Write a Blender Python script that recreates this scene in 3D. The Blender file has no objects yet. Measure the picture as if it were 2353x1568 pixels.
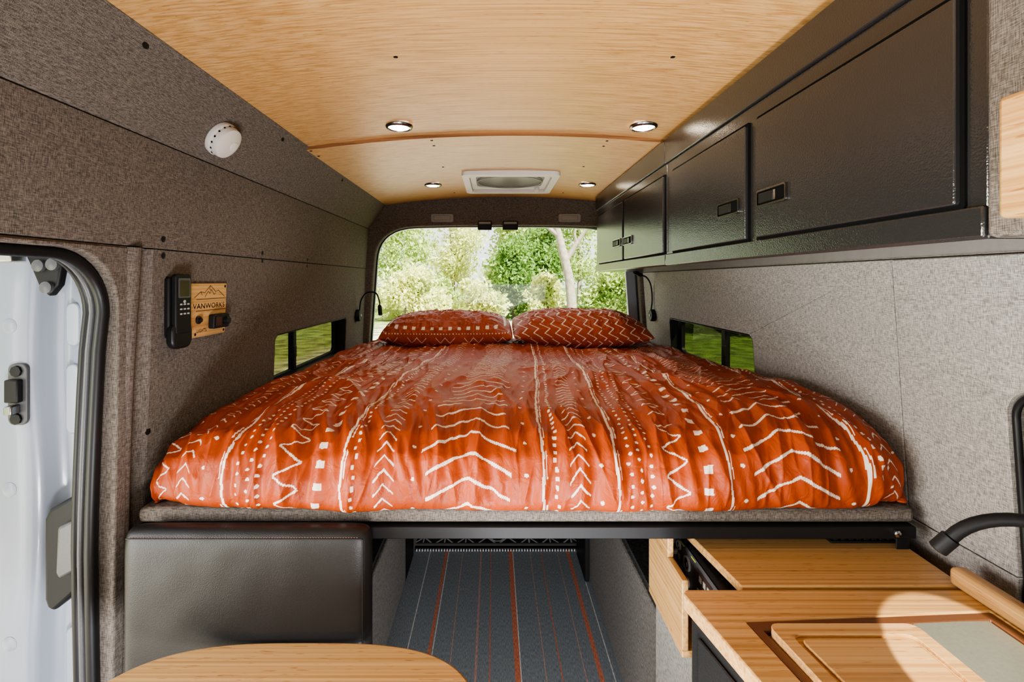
import bpy, math, random
import numpy as np
from mathutils import Vector, Matrix
from mathutils.geometry import tessellate_polygon
random.seed(7)
F=1100.0; PX,PY=1135.0,645.0; ZC=1.5
COL=bpy.context.scene.collection
scene=bpy.context.scene

# ------------------------------------------------------------------ camera
cd=bpy.data.cameras.new('camera'); cam=bpy.data.objects.new('camera',cd); COL.objects.link(cam)
cam.location=(0,0,ZC); cam.rotation_euler=(math.pi/2,0,0)
cd.sensor_width=36; cd.lens=F*36/2353; cd.shift_x=41.5/2353; cd.shift_y=-139/2353
cd.clip_start=.02; cd.clip_end=400
scene.camera=cam

# ------------------------------------------------------------------ materials
def newmat(name):
    m=bpy.data.materials.new(name); m.use_nodes=True
    nt=m.node_tree; b=nt.nodes['Principled BSDF']; return m,nt,b
def N(nt,t,**k):
    n=nt.nodes.new(t)
    for a,v in k.items():
        if a in n.inputs: n.inputs[a].default_value=v
        else: setattr(n,a,v)
    return n
def L(nt,a,b): nt.links.new(a,b)
def coords(nt,scale):
    tc=N(nt,'ShaderNodeTexCoord'); mp=N(nt,'ShaderNodeMapping'); mp.inputs['Scale'].default_value=scale
    L(nt,tc.outputs['Object'],mp.inputs['Vector']); return mp.outputs['Vector']
def ramp(nt,fac,stops,interp='LINEAR'):
    r=N(nt,'ShaderNodeValToRGB'); cr=r.color_ramp; cr.interpolation=interp
    cr.elements[0].position=stops[0][0]; cr.elements[0].color=(*stops[0][1],1)
    cr.elements[1].position=stops[-1][0]; cr.elements[1].color=(*stops[-1][1],1)
    for p,c in stops[1:-1]:
        e=cr.elements.new(p); e.color=(*c,1)
    if fac is not None: L(nt,fac,r.inputs['Fac'])
    return r.outputs['Color']
def bump(nt,b,h,s,d=.001):
    n=N(nt,'ShaderNodeBump'); n.inputs['Strength'].default_value=s; n.inputs['Distance'].default_value=d
    L(nt,h,n.inputs['Height']); L(nt,n.outputs['Normal'],b.inputs['Normal'])
def plain(name,c,rough=.5,metal=0,bs=0,bscale=200,coat=0,var=.06,bd=.001,spec=.5):
    m,nt,b=newmat(name)
    v=coords(nt,(1,1,1)); n=N(nt,'ShaderNodeTexNoise'); n.inputs['Scale'].default_value=bscale; L(nt,v,n.inputs['Vector'])
    col=ramp(nt,n.outputs['Fac'],[(.3,tuple(x*(1-var) for x in c)),(.7,tuple(min(1,x*(1+var)) for x in c))])
    L(nt,col,b.inputs['Base Color'])
    b.inputs['Roughness'].default_value=rough; b.inputs['Metallic'].default_value=metal; b.inputs['Specular IOR Level'].default_value=spec
    if coat: b.inputs['Coat Weight'].default_value=coat; b.inputs['Coat Roughness'].default_value=.08
    if bs: bump(nt,b,n.outputs['Fac'],bs,bd)
    return m
def emis(name,c,s):
    m,nt,b=newmat(name); b.inputs['Base Color'].default_value=(*c,1)
    b.inputs['Emission Color'].default_value=(*c,1); b.inputs['Emission Strength'].default_value=s; return m
def fabric(name,dark,light,sc=1.0):
    # linen-like weave: long thin threads crossing each other
    m,nt,b=newmat(name)
    a=N(nt,'ShaderNodeTexNoise'); a.inputs['Scale'].default_value=1; a.inputs['Detail'].default_value=1
    L(nt,coords(nt,(85*sc,85*sc,760*sc)),a.inputs['Vector'])
    c=N(nt,'ShaderNodeTexNoise'); c.inputs['Scale'].default_value=1; c.inputs['Detail'].default_value=1
    L(nt,coords(nt,(760*sc,760*sc,75*sc)),c.inputs['Vector'])
    mx=N(nt,'ShaderNodeMath',operation='ADD'); L(nt,a.outputs['Fac'],mx.inputs[0]); L(nt,c.outputs['Fac'],mx.inputs[1])
    hf=N(nt,'ShaderNodeMath',operation='MULTIPLY'); L(nt,mx.outputs[0],hf.inputs[0]); hf.inputs[1].default_value=.5
    L(nt,ramp(nt,hf.outputs[0],[(.37,dark),(.5,tuple((x+y)/2.05 for x,y in zip(dark,light))),(.63,light)]),b.inputs['Base Color'])
    b.inputs['Roughness'].default_value=.95; b.inputs['Specular IOR Level'].default_value=.10
    bump(nt,b,hf.outputs[0],.45,.0014); return m
def bamboo(name,c0,c1,c2,rough=.42,ax=0,long=1.0,fine=170,knot=.75,blot=.15):
    m,nt,b=newmat(name)
    def s(l,f): v=[f,f,f]; v[ax]=l; return tuple(v)
    a=N(nt,'ShaderNodeTexNoise'); a.inputs['Scale'].default_value=1; a.inputs['Detail'].default_value=2
    L(nt,coords(nt,s(.35*long,fine)),a.inputs['Vector'])
    d=N(nt,'ShaderNodeTexNoise'); d.inputs['Scale'].default_value=1; d.inputs['Detail'].default_value=1
    L(nt,coords(nt,s(26,fine*2.2)),d.inputs['Vector'])
    g=N(nt,'ShaderNodeTexNoise'); g.inputs['Scale'].default_value=1; g.inputs['Detail'].default_value=1
    L(nt,coords(nt,s(.3,40)),g.inputs['Vector'])
    ad=N(nt,'ShaderNodeMath',operation='MULTIPLY_ADD'); L(nt,g.outputs['Fac'],ad.inputs[0]); ad.inputs[1].default_value=blot; L(nt,a.outputs['Fac'],ad.inputs[2])
    o=.5*blot
    base=ramp(nt,ad.outputs[0],[(.34+o,c0),(.5+o,c1),(.66+o,c2)])
    dk=ramp(nt,d.outputs['Fac'],[(.27,(.58,.44,.34)),(.34,(1,1,1)),(1,(1,1,1))])
    mx=N(nt,'ShaderNodeMix'); mx.data_type='RGBA'; mx.blend_type='MULTIPLY'; mx.inputs[0].default_value=knot
    L(nt,base,mx.inputs[6]); L(nt,dk,mx.inputs[7]); L(nt,mx.outputs[2],b.inputs['Base Color'])
    b.inputs['Roughness'].default_value=rough; bump(nt,b,a.outputs['Fac'],.06); return m
def masked(name,c0,c1,rough=.8,clothbump=True):
    m,nt,b=newmat(name)
    at=N(nt,'ShaderNodeAttribute'); at.attribute_name='print'
    th=N(nt,'ShaderNodeMapRange'); L(nt,at.outputs['Fac'],th.inputs['Value']); th.inputs['From Min'].default_value=.42; th.inputs['From Max'].default_value=.66
    n=N(nt,'ShaderNodeTexNoise'); n.inputs['Scale'].default_value=9; L(nt,coords(nt,(1,1,1)),n.inputs['Vector'])
    bc=ramp(nt,n.outputs['Fac'],[(.3,tuple(x*.90 for x in c0)),(.7,tuple(x*1.08 for x in c0))])
    mx=N(nt,'ShaderNodeMix'); mx.data_type='RGBA'; L(nt,th.outputs['Result'],mx.inputs[0]); L(nt,bc,mx.inputs[6]); mx.inputs[7].default_value=(*c1,1)
    L(nt,mx.outputs[2],b.inputs['Base Color']); b.inputs['Roughness'].default_value=rough; b.inputs['Specular IOR Level'].default_value=.35
    if clothbump:
        f=N(nt,'ShaderNodeTexNoise'); f.inputs['Scale'].default_value=34; f.inputs['Detail'].default_value=4; f.inputs['Distortion'].default_value=.8; L(nt,coords(nt,(1.3,.4,1)),f.inputs['Vector'])
        bump(nt,b,f.outputs['Fac'],.45,.008)
    return m
M={}
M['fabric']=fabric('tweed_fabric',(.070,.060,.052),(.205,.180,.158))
M['fabric_pale_lit']=fabric('pale_lit_tweed_fabric',(.150,.140,.130),(.395,.370,.345))  # same tweed made paler, doorway light on the right wall put into its colour
M['fabric_dark']=fabric('dark_carpet',(.05,.05,.052),(.12,.12,.125))
M['bamboo_ceiling']=bamboo('bamboo_ceiling_ply',(.43,.235,.080),(.555,.320,.122),(.63,.39,.170),.40,0,.6,170)
M['bamboo']=bamboo('bamboo_board',(.43,.23,.08),(.56,.325,.128),(.65,.405,.18),.30,0,1.5,140)
M['bamboo_y']=bamboo('bamboo_board_lengthwise',(.43,.23,.08),(.56,.325,.128),(.65,.405,.18),.33,1,1.5,140)
M['bamboo_edge']=bamboo('bamboo_edge',(.16,.065,.02),(.22,.095,.032),(.29,.13,.05),.6)
m,nt,b=newmat('hammered_black_powder_coat'); M['black_coat']=m
b.inputs['Base Color'].default_value=(.022,.0215,.0215,1); b.inputs['Roughness'].default_value=.18; b.inputs['Specular IOR Level'].default_value=.7
vo=N(nt,'ShaderNodeTexVoronoi'); vo.feature='SMOOTH_F1'; vo.inputs['Scale'].default_value=400; L(nt,coords(nt,(1,1,1)),vo.inputs['Vector']); bump(nt,b,vo.outputs['Distance'],.30,.0011)
M['black']=plain('black_plastic',(.010,.010,.011),.5,spec=.25)
M['rubber']=plain('black_rubber',(.010,.010,.011),.42,0,.1,60,spec=.3)
M['rubber_grey']=plain('grey_rubber_trim',(.08,.08,.085),.35,spec=.35)
M['gap']=plain('dark_gap',(.004,.004,.004),.9,spec=.1)
M['latch']=plain('dark_nickel_latch',(.26,.255,.25),.25,1)
M['niche']=plain('glossy_black_panel',(.008,.008,.009),.25,spec=.25)
M['leather']=plain('black_leatherette',(.013,.0125,.0125),.40,0,.35,480,spec=.36)
M['thread']=plain('pale_thread',(.20,.09,.07),.8)
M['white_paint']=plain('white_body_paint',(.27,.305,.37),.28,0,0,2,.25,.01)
M['white_plastic']=plain('white_plastic',(.62,.60,.57),.45,0,0,20,0,.02)
M['steel']=plain('brushed_steel',(.50,.49,.45),.30,1)
M['drainer']=plain('satin_drainer',(.34,.35,.29),.30,.55)
M['chrome']=plain('chrome',(.50,.49,.48),.18,1)
M['greypl']=plain('grey_plastic',(.24,.23,.22),.5)
M['hatch']=plain('smoked_hatch_dome',(.11,.105,.095),.3)
M['bronze']=plain('brown_sink_rim',(.13,.052,.022),.4,0)
M['screen']=plain('dark_screen',(.05,.03,.025),.12)
M['btn']=plain('grey_button',(.40,.40,.39),.5)
M['yellow']=plain('lime_mark',(.55,.62,.08),.5)
M['led']=emis('warm_led',(1,.86,.66),18)
M['duvet']=masked('rust_cotton_print',(.325,.048,.0072),(.74,.65,.57),.50)
M['mat']=masked('printed_door_mat',(.012,.012,.013),(.6,.6,.6),.8,False)
M['bark']=plain('pale_bark',(.30,.25,.215),.9,0,.5,6,0,.25)
def glassmat(name,tint,g=.08):
    m,nt,b=newmat(name); nt.nodes.remove(b); o=nt.nodes['Material Output']
    t=N(nt,'ShaderNodeBsdfTransparent'); t.inputs[0].default_value=(*tint,1)
    gl=N(nt,'ShaderNodeBsdfGlossy'); gl.inputs['Roughness'].default_value=.03
    mx=N(nt,'ShaderNodeMixShader'); mx.inputs[0].default_value=g
    L(nt,t.outputs[0],mx.inputs[1]); L(nt,gl.outputs[0],mx.inputs[2]); L(nt,mx.outputs[0],o.inputs[0]); return m
M['glass']=glassmat('window_glass',(.95,.98,.96),.02)
M['tint']=glassmat('tinted_side_glass',(.36,.36,.29),.04)
def leafmat(name,c0,c1):
    m,nt,b=newmat(name); n=N(nt,'ShaderNodeTexNoise'); n.inputs['Scale'].default_value=.9; n.inputs['Detail'].default_value=5
    L(nt,coords(nt,(1,1,1)),n.inputs['Vector'])
    col=ramp(nt,n.outputs['Fac'],[(.35,c0),(.65,c1)]); L(nt,col,b.inputs['Base Color']); b.inputs['Roughness'].default_value=.7
    tr=N(nt,'ShaderNodeBsdfTranslucent'); L(nt,col,tr.inputs[0]); mx=N(nt,'ShaderNodeMixShader'); mx.inputs[0].default_value=.35
    L(nt,b.outputs[0],mx.inputs[1]); L(nt,tr.outputs[0],mx.inputs[2]); L(nt,mx.outputs[0],nt.nodes['Material Output'].inputs[0]); return m
M['leaf_dark']=leafmat('dark_leaves',(.08,.18,.035),(.25,.40,.09))
M['leaf_mid']=leafmat('mid_leaves',(.28,.41,.09),(.58,.66,.25))
M['leaf_pale']=leafmat('pale_leaves',(.45,.52,.15),(.84,.83,.40))
# ground
m,nt,b=newmat('ground'); M['ground']=m
tc=N(nt,'ShaderNodeTexCoord'); sp=N(nt,'ShaderNodeSeparateXYZ'); L(nt,tc.outputs['Object'],sp.inputs[0])
n=N(nt,'ShaderNodeTexNoise'); n.inputs['Scale'].default_value=.5; n.inputs['Detail'].default_value=8; L(nt,tc.outputs['Object'],n.inputs['Vector'])
ad=N(nt,'ShaderNodeMath',operation='MULTIPLY_ADD'); L(nt,n.outputs['Fac'],ad.inputs[0]); ad.inputs[1].default_value=3; L(nt,sp.outputs[0],ad.inputs[2])
mr=N(nt,'ShaderNodeMapRange'); L(nt,ad.outputs[0],mr.inputs['Value']); mr.inputs['From Min'].default_value=-8; mr.inputs['From Max'].default_value=8
g1=ramp(nt,mr.outputs['Result'],[(0,(.20,.26,.075)),(.24,(.24,.29,.09)),(.34,(.60,.55,.46)),(.62,(.60,.55,.46)),(.70,(.12,.20,.04)),(1,(.09,.17,.03))])
n2=N(nt,'ShaderNodeTexNoise'); n2.inputs['Scale'].default_value=2.2; n2.inputs['Detail'].default_value=8; L(nt,tc.outputs['Object'],n2.inputs['Vector'])
g2=ramp(nt,n2.outputs['Fac'],[(.35,(.32,.32,.32)),(.65,(1.25,1.25,1.25))])
mx=N(nt,'ShaderNodeMix'); mx.data_type='RGBA'; mx.blend_type='MULTIPLY'; mx.inputs[0].default_value=1; L(nt,g1,mx.inputs[6]); L(nt,g2,mx.inputs[7])
L(nt,mx.outputs[2],b.inputs['Base Color']); b.inputs['Roughness'].default_value=.95
# striped floor
m,nt,b=newmat('striped_woven_floor'); M['floor']=m
tc=N(nt,'ShaderNodeTexCoord'); sp=N(nt,'ShaderNodeSeparateXYZ'); L(nt,tc.outputs['Object'],sp.inputs[0])
mr=N(nt,'ShaderNodeMapRange'); L(nt,sp.outputs[0],mr.inputs['Value']); mr.inputs['From Min'].default_value=-.5; mr.inputs['From Max'].default_value=.6
base=(.27,.305,.335); OR=(.72,.24,.14); WH=(.80,.78,.75); PK=(.58,.36,.31)
st=[(-.355,.004,WH),(-.262,.012,OR),(-.250,.004,WH),(-.175,.004,PK),(-.072,.007,PK),(-.02,.003,OR),(.035,.004,PK),(.088,.019,OR),(.102,.005,WH),(.195,.004,PK),(.255,.004,OR),(.345,.004,PK),(.405,.019,OR),(.455,.004,WH)]
stops=[(0,base)]
for x,w,c in st:
    stops+=[((x-w/2+.5)/1.1,c),((x+w/2+.5)/1.1,base)]
stops.sort(key=lambda s:s[0]); stops=stops[:30]
r=N(nt,'ShaderNodeValToRGB'); cr=r.color_ramp; cr.interpolation='CONSTANT'; cr.elements[0].color=(*base,1); cr.elements[0].position=0
cr.elements.remove(cr.elements[1])
for p,c in stops[1:]:
    e=cr.elements.new(p); e.color=(*c,1)
L(nt,mr.outputs['Result'],r.inputs['Fac'])
n=N(nt,'ShaderNodeTexNoise'); n.inputs['Scale'].default_value=1; n.inputs['Detail'].default_value=3; L(nt,coords(nt,(380,60,1)),n.inputs['Vector'])
g2=ramp(nt,n.outputs['Fac'],[(.35,(.7,.7,.7)),(.65,(1.2,1.2,1.2))])
mx=N(nt,'ShaderNodeMix'); mx.data_type='RGBA'; mx.blend_type='MULTIPLY'; mx.inputs[0].default_value=1; L(nt,r.outputs['Color'],mx.inputs[6]); L(nt,g2,mx.inputs[7])
L(nt,mx.outputs[2],b.inputs['Base Color']); b.inputs['Roughness'].default_value=.85; bump(nt,b,n.outputs['Fac'],.3)

# ------------------------------------------------------------------ geometry helpers
ORG={}
def rrect(w,h,r,n=6,cx=0,cy=0):
    p=[]
    for (sx,sy,a0) in ((1,1,0),(-1,1,90),(-1,-1,180),(1,-1,270)):
        for k in range(n+1):
            a=math.radians(a0+90*k/n); p.append((cx+sx*(w/2-r)+r*math.cos(a),cy+sy*(h/2-r)+r*math.sin(a)))
    return p
class MB:
    def __init__(s): s.v=[]; s.f=[]
    def add(s,vs,fs):
        o=len(s.v); s.v+= [tuple(v) for v in vs]; s.f+=[tuple(i+o for i in f) for f in fs]; return s
    def box(s,x0,x1,y0,y1,z0,z1):
        x0,x1=sorted((x0,x1)); y0,y1=sorted((y0,y1)); z0,z1=sorted((z0,z1))
        return s.add([(x0,y0,z0),(x1,y0,z0),(x1,y1,z0),(x0,y1,z0),(x0,y0,z1),(x1,y0,z1),(x1,y1,z1),(x0,y1,z1)],
            [(3,2,1,0),(4,5,6,7),(0,1,5,4),(1,2,6,5),(2,3,7,6),(3,0,4,7)])
    def ext(s,pts,vec):
        vec=Vector(vec); pts=[Vector(p) for p in pts]; n=len(pts)
        nn=Vector((0,0,0))
        for i in range(n): nn+=pts[i].cross(pts[(i+1)%n])
        if nn.dot(vec)>0: pts=pts[::-1]
        vs=pts+[p+vec for p in pts]
        fs=[tuple(range(n)),tuple(range(2*n-1,n-1,-1))]+[(i,i+n,(i+1)%n+n,(i+1)%n) for i in range(n)]
        return s.add(vs,fs)
    def plate(s,c,U,V,w,h,r,vec,cx=0,cy=0):
        c=Vector(c);U=Vector(U);V=Vector(V)
        return s.ext([c+U*a+V*b for a,b in rrect(w,h,r,5,cx,cy)],vec)
    def panel(s,outer,holes,fn,vec):
        vec=Vector(vec); loops=[outer]+holes
        tris=tessellate_polygon([[Vector((a,b,0)) for a,b in l] for l in loops])
        P=[Vector(fn(a,b)) for l in loops for a,b in l]; n=len(P)
        fs=[]
        for t in tris:
            nn=(P[t[1]]-P[t[0]]).cross(P[t[2]]-P[t[0]])
            t=tuple(t) if nn.dot(vec)<0 else tuple(t)[::-1]
            fs.append(t); fs.append(tuple(i+n for i in t[::-1]))
        o=0
        for l in loops:
            k=len(l)
            for i in range(k): fs.append((o+i,o+(i+1)%k,o+(i+1)%k+n,o+i+n))
            o+=k
        return s.add(P+[p+vec for p in P],fs)
    def tube(s,path,r,n=10,close=False):
        path=[Vector(p) for p in path]; k=len(path)
        rr=r if isinstance(r,(list,tuple)) else [r]*k
        vs=[];fs=[]; up=None
        for i,p in enumerate(path):
            if close: t=(path[(i+1)%k]-path[i-1]).normalized()
            else: t=(path[min(i+1,k-1)]-path[max(i-1,0)]).normalized()
            if up is None:
                a=Vector((0,0,1)) if abs(t.z)<.9 else Vector((1,0,0)); up=t.cross(a).normalized()
            up=(up-t*up.dot(t)).normalized(); w=t.cross(up)
            for j in range(n):
                a=2*math.pi*j/n; vs.append(p+(up*math.cos(a)+w*math.sin(a))*rr[i])
        for i in range(k if close else k-1):
            for j in range(n):
                a=i*n+j; b_=i*n+(j+1)%n; i2=(i+1)%k
                fs.append((a,b_,i2*n+(j+1)%n,i2*n+j))
        if not close: fs.append(tuple(range(n))[::-1]); fs.append(tuple((k-1)*n+j for j in range(n)))
        return s.add(vs,fs)
    def lathe(s,c,axis,prof,n=28):
        c=Vector(c); ax=Vector(axis).normalized(); a=Vector((0,0,1)) if abs(ax.z)<.9 else Vector((1,0,0))
        u=ax.cross(a).normalized(); w=ax.cross(u); vs=[];fs=[]
        for r,h in prof:
            for j in range(n):
                t=2*math.pi*j/n; vs.append(c+ax*h+(u*math.cos(t)+w*math.sin(t))*r)
        for i in range(len(prof)-1):
            for j in range(n): fs.append((i*n+j,i*n+(j+1)%n,(i+1)*n+(j+1)%n,(i+1)*n+j))
        fs.append(tuple(range(n))[::-1]); fs.append(tuple((len(prof)-1)*n+j for j in range(n)))
        return s.add(vs,fs)
    def build(s,name,mat,parent=None,smooth=40,bevel=0,seg=2,**props):
        return mesh_obj(name,s.v,s.f,mat,parent,smooth,bevel,seg,**props)
def mesh_obj(name,V,Fc,mat,parent=None,smooth=40,bevel=0,seg=2,origin=None,**props):
    A=np.array([tuple(v) for v in V],dtype=float)
    A[:,2]+=ZC
    if parent is not None: org=ORG[parent.name]
    elif origin is not None: org=np.array(origin,dtype=float)
    else:
        mn=A.min(0); mxx=A.max(0); org=np.array([(mn[0]+mxx[0])/2,(mn[1]+mxx[1])/2,mn[2]])
    me=bpy.data.meshes.new(name)
    me.from_pydata((A-org).tolist(),[],Fc); me.update()
    import bmesh
    if len(Fc)<60000:
        bm=bmesh.new(); bm.from_mesh(me); bmesh.ops.recalc_face_normals(bm,faces=bm.faces); bm.to_mesh(me); bm.free()
    if smooth:
        me.polygons.foreach_set('use_smooth',[True]*len(me.polygons))
        if smooth<180: me.set_sharp_from_angle(angle=math.radians(smooth))
    o=bpy.data.objects.new(name,me); COL.objects.link(o)
    me.materials.append(mat)
    if parent is not None: o.parent=parent
    else: o.location=org
    ORG[o.name]=org
    if bevel:
        bv=o.modifiers.new('bevel','BEVEL'); bv.width=bevel; bv.segments=seg; bv.limit_method='ANGLE'; bv.angle_limit=math.radians(40)
    for k,v in props.items(): o[k]=v
    return o
def thing(name,label,cat,loc,group=None):
    o=bpy.data.objects.new(name,None); COL.objects.link(o); o.empty_display_size=.05
    org=np.array([loc[0],loc[1],loc[2]+ZC]); o.location=org; ORG[o.name]=org
    o['label']=label; o['category']=cat
    if group: o['group']=group
    return o
def struct(mb,name,mat,**k):
    o=mb.build(name,mat,None,**k); o['kind']='structure'; return o
def Q(px,py,z):            # where a sight line meets the height z
    Y=z*F/(PY-py); return ((px-PX)*Y/F,Y)
LP=[(.70,-.55),(.477,-.684),(.327,-.79),(.076,-.81),(-.56,-.835),(-1.6,-.835)]
RP=[(.70,.70),(.477,.844),(.327,.92),(.076,.94),(-.56,.985),(-1.6,.985)]
def prof(P,z): return float(np.interp(-z,[-a for a,b in P],[b for a,b in P]))
def lx(z): return prof(LP,z)
def rx(z): return prof(RP,z)
def onwall(px,py,fn):
    zs=np.linspace(.477,-1.4,4000); r=(PY-py)/(px-PX)
    best=min(zs,key=lambda z:abs(z/fn(z)-r)); x=fn(best); return Vector((x,x*F/(px-PX),best))
cz=lambda x: .53-.053*((x-.08)/.764)**2
def bez(a,b,c,n=10): return [tuple((1-t)**2*a[i]+2*t*(1-t)*b[i]+t*t*c[i] for i in (0,1)) for t in np.linspace(0,1,n)]

# ------------------------------------------------------------------ setting
Y1=3.03
struct(MB().box(-.86,1.02,-.8,Y1+.02,-1.54,-1.5),'floor',M['floor'],smooth=0,origin=(0,0,0))
def wallpanel(name,fn,sgn,y0,y1,z0,z1,hole=None,mat='fabric',g=.0012,thick=.05,outer=None):
    mb=MB(); o=outer or [(y0+g,z0+g),(y1-g,z0+g),(y1-g,z1-g),(y0+g,z1-g)]
    mb.panel(o,[hole] if hole else [],lambda y,z:(fn(z),y,z),(sgn*thick,0,0))
    return struct(mb,name,M[mat],bevel=.002,seg=1)
def rr(y0,y1,z0,z1,r): return rrect(y1-y0,z1-z0,r,6,(y0+y1)/2,(z0+z1)/2)
# left side
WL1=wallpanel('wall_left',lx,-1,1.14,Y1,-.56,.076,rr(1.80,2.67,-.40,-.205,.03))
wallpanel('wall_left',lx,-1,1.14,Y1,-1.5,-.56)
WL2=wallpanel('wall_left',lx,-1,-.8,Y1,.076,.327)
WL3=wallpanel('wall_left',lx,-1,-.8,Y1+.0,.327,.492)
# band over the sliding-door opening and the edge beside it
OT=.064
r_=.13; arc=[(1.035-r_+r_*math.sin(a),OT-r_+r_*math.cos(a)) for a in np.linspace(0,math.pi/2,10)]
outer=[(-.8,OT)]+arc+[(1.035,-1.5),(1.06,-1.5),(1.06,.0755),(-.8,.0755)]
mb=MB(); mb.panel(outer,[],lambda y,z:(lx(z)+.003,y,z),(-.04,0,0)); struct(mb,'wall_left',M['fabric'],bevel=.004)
mb=MB()
pl=[(-.0,1.0515),(.010,1.062),(.014,1.078),(.006,1.092),(-.010,1.102),(-.016,1.114),(-.012,1.128),(.0,1.1388)]
zs=np.linspace(.074,-1.5,30); vs=[];fs=[]
for z in zs:
    wv=.007*math.sin(z*5)
    for dx,y in pl: vs.append((lx(z)+dx,y+(wv if 1.055<y<1.12 else 0),z))
n=len(pl)
for i in range(len(zs)-1):
    for j in range(n-1): fs.append((i*n+j,i*n+j+1,(i+1)*n+j+1,(i+1)*n+j))
mb.add(vs,fs); mb.box(-.87,-.851,1.045,1.15,-1.5,.076); struct(mb,'trim_1',M['fabric'],smooth=80)
# right side
WR=wallpanel('wall_right',rx,1,1.136,Y1,-.56,.05,rr(1.78,2.63,-.40,-.203,.03),'fabric_pale_lit')
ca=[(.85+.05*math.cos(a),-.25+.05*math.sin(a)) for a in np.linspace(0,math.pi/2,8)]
wallpanel('wall_right',rx,1,0,0,0,0,None,'fabric_pale_lit',outer=[(-.8,.0488),(1.1348,.0488),(1.1348,-.5588),(.90,-.5588)]+ca+[(-.8,-.20)])
wallpanel('wall_right',rx,1,.90,Y1,-1.5,-.56,None,'fabric_pale_lit')
wallpanel('wall_right',rx,1,-.8,Y1,.05,.327)
wallpanel('wall_right',rx,1,-.8,Y1,.327,.492)
w3=struct(MB().box(1.005,1.03,-.8,.96,-1.5,-.15),'window_3',M['niche'],smooth=0)
MB().tube([(rx(z)+.012,y,z) for y,z in [(-.7,-.206)]+[(.844+.05*math.cos(a),-.256+.05*math.sin(a)) for a in np.linspace(math.pi/2,0,8)]+[(.894,-.56),(.894,-1.2)]],.006,8).build('rubber_seal',M['rubber'],w3,smooth=80)
# dark wall added behind the viewpoint, unseen, cuts light and reflections from the front
struct(MB().box(-.92,1.06,-.92,-.86,-1.54,.60),'front_light_block',M['fabric_dark'],smooth=0)
# ceiling panels
def ceil(name,y0,y1,dz,x0=-.695,x1=.856):
    xs=np.linspace(x0,x1,33); vs=[];fs=[]
    for x in xs:
        z=cz(x)+dz; vs+=[(x,y0,z),(x,y1,z),(x,y0,z+.0125),(x,y1,z+.0125)]
    for i in range(32):
        a=i*4; b_=a+4
        fs+=[(a,a+1,b_+1,b_),(a+2,b_+2,b_+3,a+3),(a,b_,b_+2,a+2),(a+1,a+3,b_+3,b_+1)]
    fs+=[(0,2,3,1),(128,129,131,130)]
    return struct(MB().add(vs,fs),name,M['bamboo_ceiling'],smooth=30,origin=(0,0,ZC+.5))
C1=ceil('ceiling',-.8,1.80,.0128)
C2=ceil('ceiling',1.752,Y1-.005,0)
xs=np.linspace(-.69,.85,33); mb=MB()
mb.add([(x,1.7505,cz(x)+k) for x in xs for k in (.0000,.0127)],[(i*2,i*2+2,i*2+3,i*2+1) for i in range(32)])
mb.build('ply_edge',M['bamboo_edge'],C2,smooth=0)
def oncl(px,py):
    Y=.52*F/(PY-py)
    for _ in range(5):
        x=(px-PX)*Y/F; z=cz(x)+(.0128 if Y<1.752 else 0); Y=z*F/(PY-py)
    return Vector((x,Y,z))
for i,(px,py) in enumerate([(909,131),(1546,131),(715,347),(992,323),(1395,324),(1530,331)]):
    p=oncl(px,py); MB().lathe(p,(0,0,-1),[(.0055,-.002),(.0055,.001),(.003,.002)],12).build('screw',M['black'],C1)
for px,py in [(732,359),(997,335),(1387,336),(1018,384),(1341,383),(1044,443),(1294,443)]:
    p=oncl(px,py); MB().lathe(p,(0,0,-1),[(.0055,-.002),(.0055,.001),(.003,.002)],12).build('screw',M['black'],C2)
def wscrew(px,py,par):
    p=onwall(px,py,lx); MB().lathe(p,(1,0,-.1),[(.0075,-.002),(.0075,.001),(.003,.0022)],12).build('screw',M['black'],par)
for px,py in [(375,588),(603,600),(706,612),(340,993)]: wscrew(px,py,WL1)
for px,py in [(375,550),(603,582),(707,597)]: wscrew(px,py,WL2)
for px,py in [(335,103),(650,320),(787,414)]: wscrew(px,py,WL3)
# unseen roof skin, added and stretched forward to keep the sun out; rear wall
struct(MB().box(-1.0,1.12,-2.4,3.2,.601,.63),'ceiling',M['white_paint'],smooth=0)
hole=[(-.80,-.45)]+bez((-.760,.12),(-.752,.335),(-.50,.345))+[(-.2,.352),(.36,.352)]+bez((.64,.345),(.90,.335),(.915,.12))+[(.955,-.45)]
mb=MB(); mb.panel([(-.92,-1.5),(1.06,-1.5),(1.06,.6),(-.92,.6)],[hole],lambda x,z:(x,Y1+.01,z),(0,.06,0))
WB=struct(mb,'wall_back',M['fabric'],bevel=.012,seg=3)
cxh,czh=-.72,-.05
inner=[(cxh+(x-cxh)*.962,czh+(z-czh)*.985) for x,z in hole]; outerr=[(.08+(x-.08)*1.06,czh+(z-czh)*1.05) for x,z in hole]
mb=MB(); mb.panel(outerr,[inner],lambda x,z:(x,Y1+.085,z),(0,.03,0))
W1=struct(mb,'window_1',M['white_paint'],bevel=.003)
mb=MB(); mb.ext([(x,Y1+.13,z) for x,z in outerr],(0,.004,0)); mb.build('pane',M['glass'],W1,smooth=0)
mb=MB(); mb.tube([(x*1.0,Y1+.075,z+.002) for x,z in hole],.007,8); mb.build('seal',M['rubber'],W1,smooth=80)
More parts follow.
